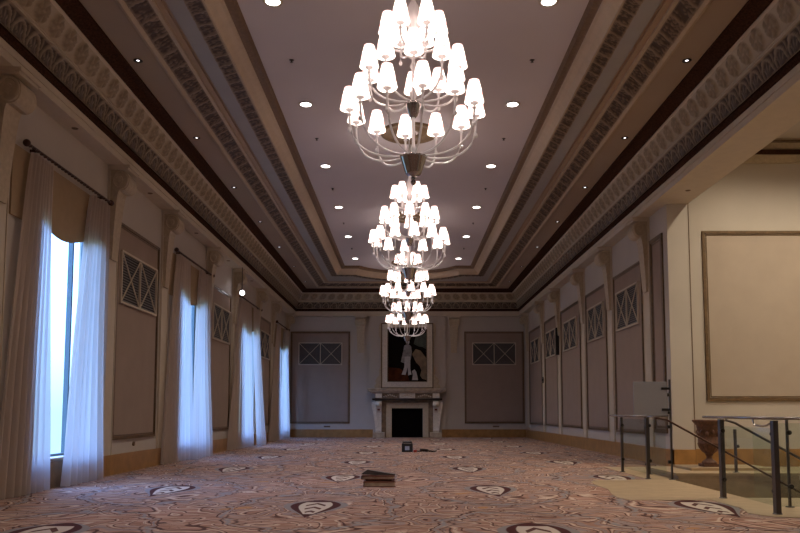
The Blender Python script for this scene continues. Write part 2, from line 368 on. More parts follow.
# baseboards
BH = 0.37
bb = MB()
seg = [BACK, *[v for a_, b_ in WY for v in (a_, b_)], FAR]
for i in range(0, len(seg), 2): bb.box(-HW, -HW + .035, seg[i], seg[i + 1], 0, BH)
struct(bb.build('baseboard_left', 'base'))
struct(MB().box(-HW + .035, -1.8, FAR - .035, FAR, 0, BH).box(1.8, HW - .035, FAR - .035, FAR, 0, BH).box(-1.8, -1.60, FAR - .195, FAR - .16, 0, BH).box(1.60, 1.8, FAR - .195, FAR - .16, 0, BH).build('baseboard_far', 'base'))
struct(MB().box(HW - .035, HW, 16.165, FAR, 0, BH).box(HW - .035, HW + .46, 16.165, 16.2, 0, BH).build('baseboard_right', 'base'))
struct(MB().box(HW + .46, 11, 16.46, 16.5, 0.0, BH).build('baseboard_alcove', 'base'))

# ------------------------------------------------------------------ cornice and coffered ceiling
def upath(o, yend=None):                    # U shaped path, offset o from the walls
    x = HW - o; y = FAR - o
    return [(-x, BACK), (-x, y), (x, y), (x, BACK)]
XA, YA, SAG, HCH = 2.66, 31.75, 1.22, 2.02
RA = (HCH * HCH + SAG * SAG) / (2 * SAG); YC0 = YA + SAG - RA
def cpath(d):                               # coffer edge: straight sides, curved far end; d = distance outward from the panel edge
    x = XA + d; y = YA + d; R = RA + d
    h = sqrt(max(0.01, R * R - (y - YC0) ** 2)); a0 = atan2(y - YC0, -h); a1 = atan2(y - YC0, h)
    pts = [(-x, BACK), (-x, y), (-h, y)]
    for i in range(1, 16):
        a_ = a0 + (a1 - a0) * i / 16; pts.append((R * cos(a_), YC0 + R * sin(a_)))
    pts += [(h, y), (x, y), (x, BACK)]
    return pts
def cpath_rect(d):
    x = XA + d; y = YA + d
    return [(-x, BACK), (-x, y), (x, y), (x, BACK)]
def sweep(name, m, path, prof, kind=True):
    g = MB(); rows = [[(px, py, z) for px, py in path(o_)] for o_, z in prof]
    n_ = len(rows[0]); vs = [p for r_ in rows for p in r_]
    fs = [(i * n_ + k, i * n_ + k + 1, (i + 1) * n_ + k + 1, (i + 1) * n_ + k) for i in range(len(rows) - 1) for k in range(n_ - 1)]
    g.add(vs, fs); o_ = g.build(name, m)
    if kind: struct(o_)
    return o_
def relief(name, m, path, p0, p1, pat, period, amp, nv=9, ns=14, flip=1):
    (o0, z0), (o1, z1) = p0, p1
    L = hypot(o1 - o0, z1 - z0); sgn = flip
    no, nz_ = -(z1 - z0) / L * sgn, (o1 - o0) / L * sgn
    base = path((o0 + o1) / 2)
    segs = []
    us = []                                 # (segment index, fraction, u)
    u = 0
    for i in range(len(base) - 1):
        l = hypot(base[i + 1][0] - base[i][0], base[i + 1][1] - base[i][1]); npd = max(1, round(l / period)) if l > period * 1.5 else l / period
        c = max(1, int(round(npd * ns)))
        for k in range(c): us.append((i, k / c, u + npd * k / c))
        u += npd
    us.append((len(base) - 2, 1.0, u - 1e-6))
    vs, gl = [], []
    for j in range(nv + 1):
        v = j / nv
        for (i, fr, uu) in us:
            h, t_ = pat(uu % 1.0, v, int(uu))
            oo = o0 + (o1 - o0) * v + no * amp * h; zz = z0 + (z1 - z0) * v + nz_ * amp * h
            pa = path(oo) if False else None
            vs.append((i, fr, oo, zz)); gl.append(t_)
    cache = {}
    out = []
    for (i, fr, oo, zz) in vs:
        key = round(oo, 4)
        if key not in cache: cache[key] = path(oo)
        p = cache[key]; a_, b2 = p[i], p[i + 1]
        out.append((a_[0] + (b2[0] - a_[0]) * fr, a_[1] + (b2[1] - a_[1]) * fr, zz))
    n_ = len(us)
    fs = [(j * n_ + k, j * n_ + k + 1, (j + 1) * n_ + k + 1, (j + 1) * n_ + k) for j in range(nv) for k in range(n_ - 1)]
    g = MB(); g.add(out, fs, True); o_ = g.build(name, m)
    at = o_.data.attributes.new('glaze', 'FLOAT', 'POINT'); at.data.foreach_set('value', gl)
    return struct(o_)
def sm(a_, b2, x):
    t_ = min(1, max(0, (x - a_) / (b2 - a_))); return t_ * t_ * (3 - 2 * t_)
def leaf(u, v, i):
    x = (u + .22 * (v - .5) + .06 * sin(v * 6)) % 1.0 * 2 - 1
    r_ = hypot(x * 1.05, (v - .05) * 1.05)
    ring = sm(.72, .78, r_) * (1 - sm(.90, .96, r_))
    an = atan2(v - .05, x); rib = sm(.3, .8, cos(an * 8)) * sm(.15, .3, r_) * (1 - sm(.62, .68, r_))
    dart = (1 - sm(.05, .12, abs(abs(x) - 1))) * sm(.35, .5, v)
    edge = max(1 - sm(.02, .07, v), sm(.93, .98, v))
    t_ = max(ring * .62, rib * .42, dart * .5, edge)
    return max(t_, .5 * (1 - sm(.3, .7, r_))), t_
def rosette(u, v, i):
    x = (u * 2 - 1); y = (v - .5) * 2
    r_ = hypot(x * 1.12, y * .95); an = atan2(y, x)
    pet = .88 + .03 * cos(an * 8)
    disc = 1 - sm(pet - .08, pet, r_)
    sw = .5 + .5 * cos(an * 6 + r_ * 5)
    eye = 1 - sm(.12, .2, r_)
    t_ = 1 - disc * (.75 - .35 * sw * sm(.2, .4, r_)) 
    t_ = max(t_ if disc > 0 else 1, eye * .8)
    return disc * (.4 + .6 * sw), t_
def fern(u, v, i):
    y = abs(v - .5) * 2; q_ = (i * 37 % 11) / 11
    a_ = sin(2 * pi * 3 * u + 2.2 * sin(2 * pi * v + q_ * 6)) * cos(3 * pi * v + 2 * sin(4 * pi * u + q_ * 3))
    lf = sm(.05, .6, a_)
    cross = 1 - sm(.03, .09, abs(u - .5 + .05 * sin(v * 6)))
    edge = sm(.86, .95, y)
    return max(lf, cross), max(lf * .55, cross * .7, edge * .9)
# profile, measured as (offset from wall, height)
P_ENT = []
# entablature box over bracket tops (left, far, right walls)
sweep('trim_4', 'trim', upath, [(0.0, ZENT), (0.31, ZENT), (0.31, 5.78), (0.33, 5.78), (0.33, ZDARK)])
sweep('trim_5', 'maroon', upath, [(0.33, ZDARK), (0.36, ZDARK), (0.375, 5.905), (0.345, 5.93), (0.375, 5.96), (0.36, 6.0), (.36, 6.02)])
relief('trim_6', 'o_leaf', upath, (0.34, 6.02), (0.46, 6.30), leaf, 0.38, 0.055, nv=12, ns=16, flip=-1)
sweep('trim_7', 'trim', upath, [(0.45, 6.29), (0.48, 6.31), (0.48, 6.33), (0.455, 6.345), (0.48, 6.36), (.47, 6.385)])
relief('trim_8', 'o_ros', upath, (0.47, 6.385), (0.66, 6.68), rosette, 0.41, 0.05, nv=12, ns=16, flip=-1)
sweep('trim_9', 'trim', upath, [(0.655, 6.67), (0.69, 6.69), (0.69, 6.715)])
sweep('trim_10', 'maroon', upath, [(0.69, 6.715), (0.69, 6.735), (0.80, 6.80), (0.90, 6.83), (0.90, ZF)])
OG = 1.44                                    # offset where the flat border stops (x = 4.12)
# flat border ceiling between cornice and coffer
fy = FAR - OG
g = MB()
def upath_g(o_): return upath(o_)
sweep('ceiling_border', 'ceil2', upath, [(0.90, ZF), (OG - .02, ZF)])
sweep('trim_11', 'ctrim', upath, [(OG - .02, ZF), (OG - .02, ZF - .03), (OG + .03, ZF - .045), (OG + .08, ZF - .02), (OG + .08, ZF + .01)])
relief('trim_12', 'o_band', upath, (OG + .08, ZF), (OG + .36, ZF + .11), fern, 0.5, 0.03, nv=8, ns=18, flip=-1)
sweep('trim_13', 'ctrim', upath, [(OG + .36, ZF + .09), (OG + .42, ZF + .09), (OG + .42, ZF + .13)])
# second level: from x = 3.70 to the coffer's outer moulding
D1 = 0.62
ox = HW - (OG + .42)                         # 3.70
oy = FAR - (OG + .42)
sweep('ceiling_middle', 'tan', lambda o_: [(-(ox - o_), BACK), (-(ox - o_), oy - o_), (ox - o_, oy - o_), (ox - o_, BACK)], [(0.0, ZF + .13), (0.10, ZF + .13), (.10, ZF + .16), (.16, ZF + .16), (.16, ZF + .13)])
# fill between that rectangle and the curved coffer edge
g = MB(); cp = cpath(D1); zz = ZF + .135
x2 = ox - .15; y2 = oy - .15
g.add([(-x2, BACK, zz), (-x2, y2, zz), (cp[1][0], cp[1][1], zz), (cp[0][0], cp[0][1], zz)], [(0, 1, 2, 3)])
g.add([(x2, BACK, zz), (x2, y2, zz), (cp[-2][0], cp[-2][1], zz), (cp[-1][0], cp[-1][1], zz)], [(3, 2, 1, 0)])
mid = cp[1:-1]; nn = len(mid)
top = [(-x2 + 2 * x2 * i / (nn - 1), y2, zz) for i in range(nn)]
g.add([(p[0], min(p[1], y2 - .02), zz) for p in mid] + top, [(i, i + 1, nn + i + 1, nn + i) for i in range(nn - 1)])
struct(g.build('ceiling_inner_border', 'silver'))
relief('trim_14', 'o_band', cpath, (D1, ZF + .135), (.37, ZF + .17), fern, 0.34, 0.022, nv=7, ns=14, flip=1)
sweep('trim_15', 'ctrim', cpath, [(.37, ZF + .15), (.34, ZF + .15), (.34, ZF + .18), (.31, ZF + .22), (.27, ZF + .28), (.20, ZF + .33), (.16, ZF + .345), (.15, ZF + .375)])
sweep('trim_16', 'brown', cpath, [(.15, ZF + .375), (0.13, ZF + .385), (0.04, ZF + .40), (0.0, HP)])
# panel ceiling
cp = cpath(0.02); g = MB()
g.add([(cp[0][0], cp[0][1], HP), (cp[1][0], cp[1][1], HP), (cp[2][0], cp[2][1], HP)] + [(p[0], p[1], HP) for p in cp[3:-3]] + [(cp[-3][0], cp[-3][1], HP), (cp[-2][0], cp[-2][1], HP), (cp[-1][0], cp[-1][1], HP)], [tuple(range(len(cp)))])
struct(g.build('ceiling_panel', 'ceil'))
# roof slab closing everything above
struct(B(-HW - .4, HW + .5, BACK, FAR + .3, 7.42, 7.5).build('ceiling_slab', 'ceil'))

# ------------------------------------------------------------------ wall panels, grilles, pilasters, brackets
def frame_bars(g, w, h, z0, t_, dpt, y0=0.0):     # rectangle of mouldings in local x (width), z; sticking to -y
    for (a_, b2, c, d_) in ((-w / 2, w / 2, z0, z0 + t_), (-w / 2, w / 2, z0 + h - t_, z0 + h), (-w / 2, -w / 2 + t_, z0 + t_, z0 + h - t_), (w / 2 - t_, w / 2, z0 + t_, z0 + h - t_)):
        g.box(a_, b2, y0 - dpt, y0, c, d_)
def panel(loc, rz, w, z0, h, label, fab='fabric', t_=0.055, group=None):
    e = empty('wall_panel', loc, rz); tag(e, label, 'wall panel', group)
    g = MB(); g.box(-w / 2 + t_ * .5, w / 2 - t_ * .5, -0.012, 0, z0 + t_ * .5, z0 + h - t_ * .5); g.build('fabric_field', fab, e)
    g = MB(); frame_bars(g, w, h, z0, t_, 0.035); frame_bars(g, w - 2.6 * t_, h - 2.6 * t_, z0 + 1.3 * t_, t_ * .35, 0.02, -0.0)
    g.build('moulding', 'gild', e); return e
def grille(loc, rz, w, z0, h, label):
    e = empty('vent_grille', loc, rz); tag(e, label, 'vent grille')
    B(-w / 2, w / 2, -0.016, -0.0125, z0, z0 + h).build('backing', 'grille_dark', e)
    g = MB(); n_ = int(h / 0.05)
    for i in range(n_):
        z = z0 + (i + .5) * h / n_
        g.add([(-w / 2, -.030, z - .012), (w / 2, -.030, z - .012), (w / 2, -.018, z + .012), (-w / 2, -.018, z + .012)], [(0, 1, 2, 3)])
    g.build('louvres', 'louvre', e)
    g = MB(); frame_bars(g, w + .08, h + .08, z0 - .04, .038, .045, -.012); g.box(-.016, .016, -.055, -.012, z0, z0 + h); g.build('grille_frame', 'trim', e)
    g = MB()
    for s_ in (-1, 1):
        xa, xb = (0.02, w / 2) if s_ > 0 else (-w / 2, -0.02)
        for (p, q_) in (((xa, z0), (xb, z0 + h)), ((xa, z0 + h), (xb, z0))):
            d = hypot(q_[0] - p[0], q_[1] - p[1]); nx, nz2 = -(q_[1] - p[1]) / d * .011, (q_[0] - p[0]) / d * .011
            pl = [(p[0] + nx, p[1] + nz2), (q_[0] + nx, q_[1] + nz2), (q_[0] - nx, q_[1] - nz2), (p[0] - nx, p[1] - nz2)]
            g.prism(pl, lambda x, z: (x, -.032, z), lambda x, z: (x, -.052, z))
    fixn(g.build('crossed_bars', 'trim', e)); return e
RL, RR = pi / 2, -pi / 2      # local -y faces into the room: left wall needs +x facing, right wall -x facing
BYR = [17.6, 20.8, 23.95, 27.75, 30.9, 34.75]
BY = [9.9, 13.85, 16.95, 20.8, 23.95, 27.75, 30.9, 34.75]        # bracket positions along both long walls
# left panels between brackets 1-2, 3-4, 5-6 (windows in between)
for i, (a_, b2) in enumerate(((14.12, 16.55), (21.10, 23.50), (28.05, 30.45))):
    yc = (a_ + b2) / 2; nm = ['between the first and second windows', 'between the second and third windows', 'between the third and fourth windows'][i]
    panel((-HW, yc, 0), RL, b2 - a_, 0.64, 4.13, 'tall fabric wall panel with bronze moulding on left wall ' + nm)
    grille((-HW - 0.0, yc, 0), RL, 2.0, 3.27, 0.94, 'crossed-bar vent grille high on left wall ' + nm)
# left window-bay surround boards
rp = [(17.98, 20.42), (21.2, 23.6), (24.4, 27.4), (28.1, 30.6), (31.3, 34.45)]
rn = ['nearest, behind the glass rail and grey board', 'second from the near corner', 'third from the near corner', 'fourth, just right of the round black wall dial', 'farthest, beside the far corner']
for i, (a_, b2) in enumerate(rp):
    yc = (a_ + b2) / 2
    panel((HW, yc, 0), RR, b2 - a_, 0.64, 4.16, 'fabric wall panel on right wall, ' + rn[i])
    grille((HW, yc, 0), RR, min(2.0, b2 - a_ - .6), 3.34, 0.94, 'crossed-bar vent grille on right wall, in the panel ' + ['nearest the camera', 'second from the camera', 'third from the camera', 'fourth from the camera', 'nearest the far corner'][i])
# narrow recess panel by the pier
panel((HW, 16.90, 0), RR, 0.84, 0.7, 4.40, 'narrow brown-edged panel on right wall beside the pier', t_=0.09)
# far wall
for s_, nm in ((-1, 'left'), (1, 'right')):
    panel((s_ * 4.09, FAR, 0), 0, 2.80, 0.64, 4.32, 'fabric wall panel on far wall, %s of the fireplace' % nm)
    grille((s_ * 4.09, FAR, 0), 0, 1.98, 3.42, 0.98, 'crossed-bar vent grille on far wall, %s of the fireplace' % nm)
panel((8.38, 16.5, 0), 0, 3.92, 1.40, 3.74, 'large framed beige panel on the alcove wall above the urn', 'fabric2', t_=0.062)

# pilaster strips (structure)
g = MB()
for y in BY:
    g.box(-HW, -HW + .03, y - .22, y + .22, BH, ZENT)
for y in BYR: g.box(HW - .03, HW, y - .22, y + .22, BH, ZENT)
for s_, ys_ in ((-1, BY), (1, BYR)):
    for y in ys_:
        for dy in (-.24, .22): g.box(s_ * HW - (.045 if s_ > 0 else 0), s_ * HW + (.045 if s_ < 0 else 0), y + dy, y + dy + .02, BH, ZENT)
struct(g.build('trim_17', 'trim'))
# bracket (scrolled console)
def make_bracket():
    e = empty('wall_bracket')
    pr = [(0, -1.72), (.05, -1.72), (.065, -1.6), (.08, -1.3), (.105, -1.0), (.135, -.7), (.16, -.53), (.19, -.455)]
    for i in range(13):
        a_ = -pi * .42 + pi * .95 * i / 12; pr.append((.225 + .185 * cos(a_), -.275 + .185 * sin(a_)))
    pr += [(.10, -.08), (0, -.08)]
    hw = lambda z: .15 + .09 * max(0, min(1, (z + 1.72) / 1.72))
    g = MB(); n_ = len(pr)
    vs = [(-hw(z), -p, z) for p, z in pr] + [(hw(z), -p, z) for p, z in pr]
    g.add(vs, [tuple(range(n_)), tuple(range(2 * n_ - 1, n_ - 1, -1))] + [(i, (i + 1) % n_, n_ + (i + 1) % n_, n_ + i) for i in range(n_)])
    fixn(g.build('body', 'stone', e))
    for s_ in (-1, 1):
        g = MB(); ww = .0; nn_ = 20; rings_ = []
        for rr_, ww in ((.17, .20), (.17, .265), (.14, .275), (.13, .262), (.07, .262), (.06, .285), (.01, .288)):
            rings_.append([(s_ * ww, -.225 - rr_ * cos(2 * pi * k_ / nn_), -.275 + rr_ * sin(2 * pi * k_ / nn_)) for k_ in range(nn_)])
        vs = [p for r_ in rings_ for p in r_]; m2 = len(rings_)
        g.add(vs, [(a * nn_ + k_, a * nn_ + (k_ + 1) % nn_, (a + 1) * nn_ + (k_ + 1) % nn_, (a + 1) * nn_ + k_) for a in range(m2 - 1) for k_ in range(nn_)] + [tuple(range(nn_)), tuple((m2 - 1) * nn_ + k_ for k_ in range(nn_))])
        fixn(g.build('scroll', 'stone', e))
    g = MB(); g.box(-.31, .31, -.44, 0, -.045, 0); g.box(-.28, .28, -.40, 0, -.085, -.045); g.build('cap', 'trim', e)
    return e
br = make_bracket(); br.scale = (.92, .86, 1); first = True
def place_bracket(loc, rz, label):
    global first
    if first: first = False; br.location = loc; br.rotation_euler = (0, 0, rz); o_ = br; o_['label'] = label
    else: o_ = dup(br, loc, rz, label)
    o_['category'] = 'bracket'; o_['group'] = 'scrolled plaster wall brackets under the cornice'
for i, y in enumerate(BY):
    place_bracket((-HW + .03, y, ZENT), RL, 'scrolled cream bracket under left cornice, ' + (ORD[i] + ' from the camera' if i else 'nearest the camera at the picture edge'))
for i, y in enumerate(BYR):
    place_bracket((HW - .03, y, ZENT), RR, 'scrolled cream bracket under right cornice, ' + (ORD[i] + ' from the pier' if i else 'closest to the pier'))
place_bracket((-2.2, FAR - .03, ZENT), 0, 'scrolled cream bracket on far wall, left of the chimney breast')
place_bracket((2.2, FAR - .03, ZENT), 0, 'scrolled cream bracket on far wall, right of the chimney breast')

# ------------------------------------------------------------------ windows, curtains
for i, (a_, b2) in enumerate(WY):
    e = empty('window_%d' % (i + 1), (XO + .10, (a_ + b2) / 2, 0)); struct(e); w_ = (b2 - a_)
    g = MB(); h2 = w_ / 2
    for (ya, yb, za, zb) in ((-h2, h2, WZ0, WZ0 + .07), (-h2, h2, WZ1 - .07, WZ1), (-h2, -h2 + .07, WZ0, WZ1), (h2 - .07, h2, WZ0, WZ1), (.60, .65, WZ0, WZ1), (-.62, -.57, WZ0, WZ1)):
        g.box(-.04, .04, ya, yb, za, zb)
    g.build('window_frame', 'winframe', e)
    B(-.008, .008, -h2 + .05, h2 - .05, WZ0 + .05, WZ1 - .05).build('pane', 'winglass', e)
    B(.05, .27, -h2, h2, WZ0, WZ0 + .03).build('window_sill', 'trim', e)
    struct(B(-HW, -HW + .05, a_, b2, 0, WZ0 - .02).build('trim_%d' % (20 + i), 'stair'))
def curtain(t0, t1, b0, b1, ztop, flare0, flare1, label, folds=7, seed=0):
    rnd = random.Random(seed); ph = rnd.random() * 6
    g = MB(); nu, nvv = folds * 12, 22
    vs = []
    for j in range(nvv + 1):
        v = j / nvv; z = 0.015 + (ztop - .015) * (1 - v)
        y0 = t0 + (b0 - t0) * v ** .8; y1 = t1 + (b1 - t1) * v ** .8
        for i in range(nu + 1):
            u = i / nu
            uu = u + .012 * sin(5 * v + ph) * sin(pi * u)
            sp_ = 1.0
            y = y0 + (y1 - y0) * (uu * (1 + .04 * v * sin(u * 9 + ph)))
            amp = .035 + .03 * v + .02 * sin(u * 7 + ph)
            x = -HW + .11 + (flare0 + (flare1 - flare0) * u) * v ** 1.3 + amp * sin(2 * pi * folds * uu + .8 * sin(3 * v + ph)) + .012 * sin(4 * pi * folds * uu + 2)
            vs.append((max(x, -HW + .02), y, z))
    n_ = nu + 1
    g.add(vs, [(j * n_ + i, j * n_ + i + 1, (j + 1) * n_ + i + 1, (j + 1) * n_ + i) for j in range(nvv) for i in range(nu)], True)
    o_ = g.build('sheer_curtain', 'sheer'); tag(o_, label, 'curtain', 'sheer curtains at the left windows'); return o_
RODZ = 4.93
CN = ['nearest', 'second', 'third', 'farthest']
cuts = [((10.56, 11.25, 9.95, 11.25), (12.66, 13.38, 11.80, 13.25), 10.45, 13.45, .06, .10),
        ((17.55, 18.65, 16.75, 18.75), (19.55, 20.6, 18.80, 20.3), 17.5, 20.8, .08, .20),
        ((24.4, 26.0, 23.1, 26.3), (26.6, 27.7, 26.4, 27.2), 24.3, 27.9, .12, .40),
        ((31.7, 32.5, 29.9, 32.3), (33.5, 34.6, 32.5, 34.4), 31.5, 34.7, .12, .12)]
for i, (c1, c2, a_, d_, fa, fb) in enumerate(cuts):
    curtain(*c1, RODZ - .075, 0, fa, 'sheer white floor-length curtain, near side of the %s window' % CN[i], 8, i * 2)
    curtain(*c2, RODZ - .075, fb * .6, fb, 'sheer white floor-length curtain, far side of the %s window' % CN[i], 6, i * 2 + 1)
    e = empty('curtain_rod', (-HW + .12, (a_ + d_) / 2, RODZ)); tag(e, 'dark bronze curtain rod above the %s window' % CN[i], 'curtain rod')
    L = (d_ - a_) / 2
    MB().tube([(0, -L, 0), (0, L, 0)], .022, 10).build('pole', 'rodm', e)
    for s_ in (-1, 1):
        MB().ball((0, s_ * (L + .04), 0), .055, 14).build('finial', 'rodm', e)
        MB().box(-.12, .0, s_ * L * .8 - .015, s_ * L * .8 + .015, -.02, .02).build('rod_bracket', 'rodm', e)
    g = MB()                                   # heading rings read as a serrated dark line
    for k_ in range(26): 
        yy_ = -L + .06 + (2 * L - .12) * k_ / 25
        g.lathe([(.024, -.010), (.032, 0), (.024, .010)], (0, yy_, -.015), 8)
    g.build('rings', 'rodm', e)
    # scalloped valance
    n_ = 40; pts = []
    for k_ in range(n_ + 1):
        u = k_ / n_; yv = a_ - .22 + (d_ - a_ + .34) * u
        zz_ = 3.87 if u < .12 or u > .92 else 3.98 + .12 * sin(2 * pi * (u - .12) / .8 + 1.9)
        pts.append((yv, zz_))
    pl = pts + [(pts[-1][0], RODZ - .06), (pts[0][0], RODZ - .06)]
    g = MB(); g.prism(pl, lambda y, z: (-HW + .005, y, z), lambda y, z: (-HW + .03, y, z))
    tag(fixn(g.build('window_valance', 'valance')), 'flat scalloped beige valance behind the curtains of the %s window' % CN[i], 'valance')

# ------------------------------------------------------------------ chandeliers
def shade_mesh():
    g = MB(); g.lathe([(.118, 0), (.108, .05), (.088, .16), (.062, .27)], n=16); return g
shade_me = None
def make_chandelier():
    e = empty('chandelier')                    # local z = metres above floor
    g = MB(); g.lathe([(.02, 4.10), (.03, 4.13), (.085, 4.135), (.10, 4.16), (.16, 4.34), (.175, 4.36), (.10, 4.375)], n=32); g.lathe([(1e-4, 4.00), (.03, 4.02), (.035, 4.05), (.012, 4.08), (.03, 4.10), (1e-4, 4.11)], n=12)
    g.build('lower_bowl', 'chrome', e, (0, 0, -.07))
    g = MB(); g.lathe([(.03, 4.84), (.055, 4.86), (.10, 5.0), (.11, 5.02), (.03, 5.03)], n=24); g.build('middle_bowl', 'chrome', e, (0, 0, -.05))
    g = MB(); g.lathe([(.02, 4.29), (.035, 4.40), (.02, 4.45), (.02, 4.84)], n=12); g.lathe([(.025, 5.03), (.05, 5.08), (.02, 5.14), (.02, 5.40), (.045, 5.45), (.02, 5.5), (.02, 5.58), (.05, 5.62), (.025, 5.7), (.025, 5.86), (.06, 5.93), (.10, 6.02), (.055, 6.12), (.08, 6.2), (.03, 6.3), (.018, 6.4), (.018, HP - .1)], n=14)
    g.build('stem', 'crystal', e)
    g = MB()
    for k_ in range(16):
        a_ = 2 * pi * k_ / 16
        g.tube([(.03 * cos(a_), .03 * sin(a_), 5.56), (.10 * cos(a_), .10 * sin(a_), 5.62), (.13 * cos(a_), .13 * sin(a_), 5.71)], [.008, .014, .006], 5)
    g.build('glass_crown', 'crystal', e)
    g = MB(); g.lathe([(.03, HP - .16), (.10, HP - .13), (.14, HP - .05), (.14, HP - .005)], n=24); g.build('canopy', 'chrome', e)
    # carved ceiling rose
    g = MB(); pr = [(.20, HP), (.22, HP - .03), (.34, HP - .035), (.36, HP - .015), (.56, HP - .02), (.60, HP - .05), (.64, HP - .035), (.655, HP)]
    ro = g.lathe(pr, n=48, rib=.0)
    g.build('ceiling_rose', 'gild', e)
    def tier(nr, R, zh, zc, ph, dip, hubr=.06):
        base = None
        pts = []
        for k_ in range(13):
            t_ = k_ / 12
            r_ = hubr + (R - hubr) * sin(t_ * pi / 2) ** 1.15 if True else 0
            z = zh + (zc - .09 - zh) * (t_ ** 3.2) - dip * sin(pi * min(1, t_ * 1.15)) * (1 - t_)
            pts.append((r_, 0, z))
        for k_ in range(nr):
            a_ = ph + 2 * pi * k_ / nr
            if base is None:
                g = MB(); g.tube(pts, .0135, 8)
                g.lathe([(.008, -.09), (.028, -.07), (.012, -.05), (.02, -.03), (.05, -.012), (.052, 0), (.01, -.004), (.012, .05), (1e-4, .055)], (R, 0, zc), 12)
                arm = g.build('arm', 'crystal', e)
                sh = shade_mesh().build('lamp_shade', 'shade', arm, (R, 0, zc + .0))
                l = bpy.data.lights.new('bulb', 'POINT'); l.energy = BULB_W; l.color = (1, .90, .84); l.shadow_soft_size = .028
                lo = bpy.data.objects.new('bulb', l); C.objects.link(lo); lo.parent = arm; lo.location = (R, 0, zc + .12)
                g = MB(); g.tube([(0, 0, 0), (0, 0, -.13)], .003, 4, False); g.ball((0, 0, -.16), .024, 8, 1.4); g.ball((0, 0, -.06), .009, 6)
                dr = g.build('crystal_drop', 'crystal', arm, (R, 0, zc - .10))
                base = arm
            else:
                arm = base.copy(); C.objects.link(arm); arm.parent = e
                for ch in base.children: c2 = ch.copy(); C.objects.link(c2); c2.parent = arm
            arm.rotation_euler = (0, 0, a_)
    tier(12, .79, 4.31, 4.86, math.radians(7), .05)
    tier(10, .57, 4.99, 5.36, math.radians(18), .03)
    tier(6, .32, 5.66, 5.88, math.radians(0), .03, .05)
    return e
ch = make_chandelier()
CY = [9.15, 16.45, 23.75, 31.05, 1.85]  # last one is added out of view to light the foreground carpet
for i, y in enumerate(CY):
    o_ = ch if i == 0 else dup(ch, None)
    o_.location = (-.02, y, 0)
    tag(o_, ['nearest and largest-looking glass chandelier with white shades', 'second glass chandelier with white shades, behind the largest', 'third glass chandelier down the hall, two behind the largest', 'farthest glass chandelier, hanging in front of the painting', 'unseen glass chandelier added above the camera to light the foreground'][i], 'chandelier', 'three-tier glass chandeliers with white shades')

# ------------------------------------------------------------------ ceiling lights
def make_down():
    e = empty('recessed_downlight')
    MB().lathe([(.115, 0), (.145, -.004), (.15, -.012), (.11, -.014), (.11, -.004)], n=28).build('ring', 'trim', e)
    g = MB(); g.lathe([(1e-4, -.009), (.108, -.009)], n=24); g.build('lens', 'lens', e)
    return e
def spot(parent, w_, angle, col=(1, .90, .80), z=-.05, r_=.08, blend=.8):
    l = bpy.data.lights.new('lamp', 'SPOT'); l.energy = w_; l.spot_size = math.radians(angle); l.spot_blend = blend; l.shadow_soft_size = r_; l.color = col
    o_ = bpy.data.objects.new('lamp', l); C.objects.link(o_); o_.parent = parent; o_.location = (0, 0, z); return o_
dn = make_down(); spot(dn, DOWN_W, 110)
k_ = 0; rows = [11.02 + 3.85 * i for i in range(6)] + [7.17, 3.32]  # last two rows are added above the frame to brighten the foreground
for i, y in enumerate(rows):
    for s_, nm in ((-1, 'left'), (1, 'right')):
        o_ = dn if k_ == 0 else dup(dn); k_ += 1
        o_.location = (-2.12 if s_ < 0 else 2.05, y, HP); tag(o_, 'round lit ceiling downlight, %s row, %s from the camera' % (nm, ordw(i, 6) if i < 6 else ('added unseen overhead, first' if i == 6 else 'added unseen overhead, last')), 'downlight', 'large downlights in the central ceiling panel')
# sprinklers
sk = empty('ceiling_sprinkler'); MB().lathe([(.02, 0), (.045, -.006), (.02, -.012), (.012, -.04), (.03, -.045), (1e-4, -.05)], n=12).build('head', 'darkst', sk); k_ = 0
for i in range(5):
    for s_, nm in ((-1, 'left'), (1, 'right')):
        o_ = sk if k_ == 0 else dup(sk); k_ += 1
        o_.location = (s_ * 2.12, rows[i] + 1.92, HP); tag(o_, 'tiny dark sprinkler head in the %s downlight row, %s gap' % (nm, ordw(i, 5)), 'sprinkler', 'sprinkler heads between the downlights')
# small border spots
sp0 = empty('adjustable_spotlight'); MB().lathe([(.024, 0), (.07, -.004), (.075, -.012), (.05, -.014), (.024, -.004)], n=18).build('ring', 'blackm', sp0)
MB().lathe([(1e-4, -.007), (.026, -.007)], n=12).build('lens', 'spotlens', sp0); k_ = 0
for i in range(7):
    for s_, nm in ((-1, 'left'), (1, 'right')):
        o_ = sp0 if k_ == 0 else dup(sp0); k_ += 1
        o_.location = (s_ * 4.47, 11.95 + 3.5 * i, ZF); tag(o_, 'small ceiling spotlight in %s border, %s from the camera' % (nm, ordw(i, 7)), 'spotlight', 'small spotlights along the ceiling border')
# soffit fixtures between brackets
sf = empty('soffit_fixture'); MB().lathe([(1e-4, -.012), (.04, -.012), (.055, 0)], n=14).build('cover', 'brown', sf); k_ = 0
for i, y in enumerate((11.8, 15.4, 18.9, 22.4, 25.9)):
    o_ = sf if k_ == 0 else dup(sf); k_ += 1
    o_.location = (-HW + .17, y, ZENT); tag(o_, 'small dark soffit fixture under the left cornice, %s from the camera' % ordw(i, 5), 'soffit light', 'small soffit fixtures')
o_ = dup(sf); o_.location = (HW + .1, 15.2, ZENT); tag(o_, 'small dark soffit fixture under the beam above the opening', 'soffit light', 'small soffit fixtures')
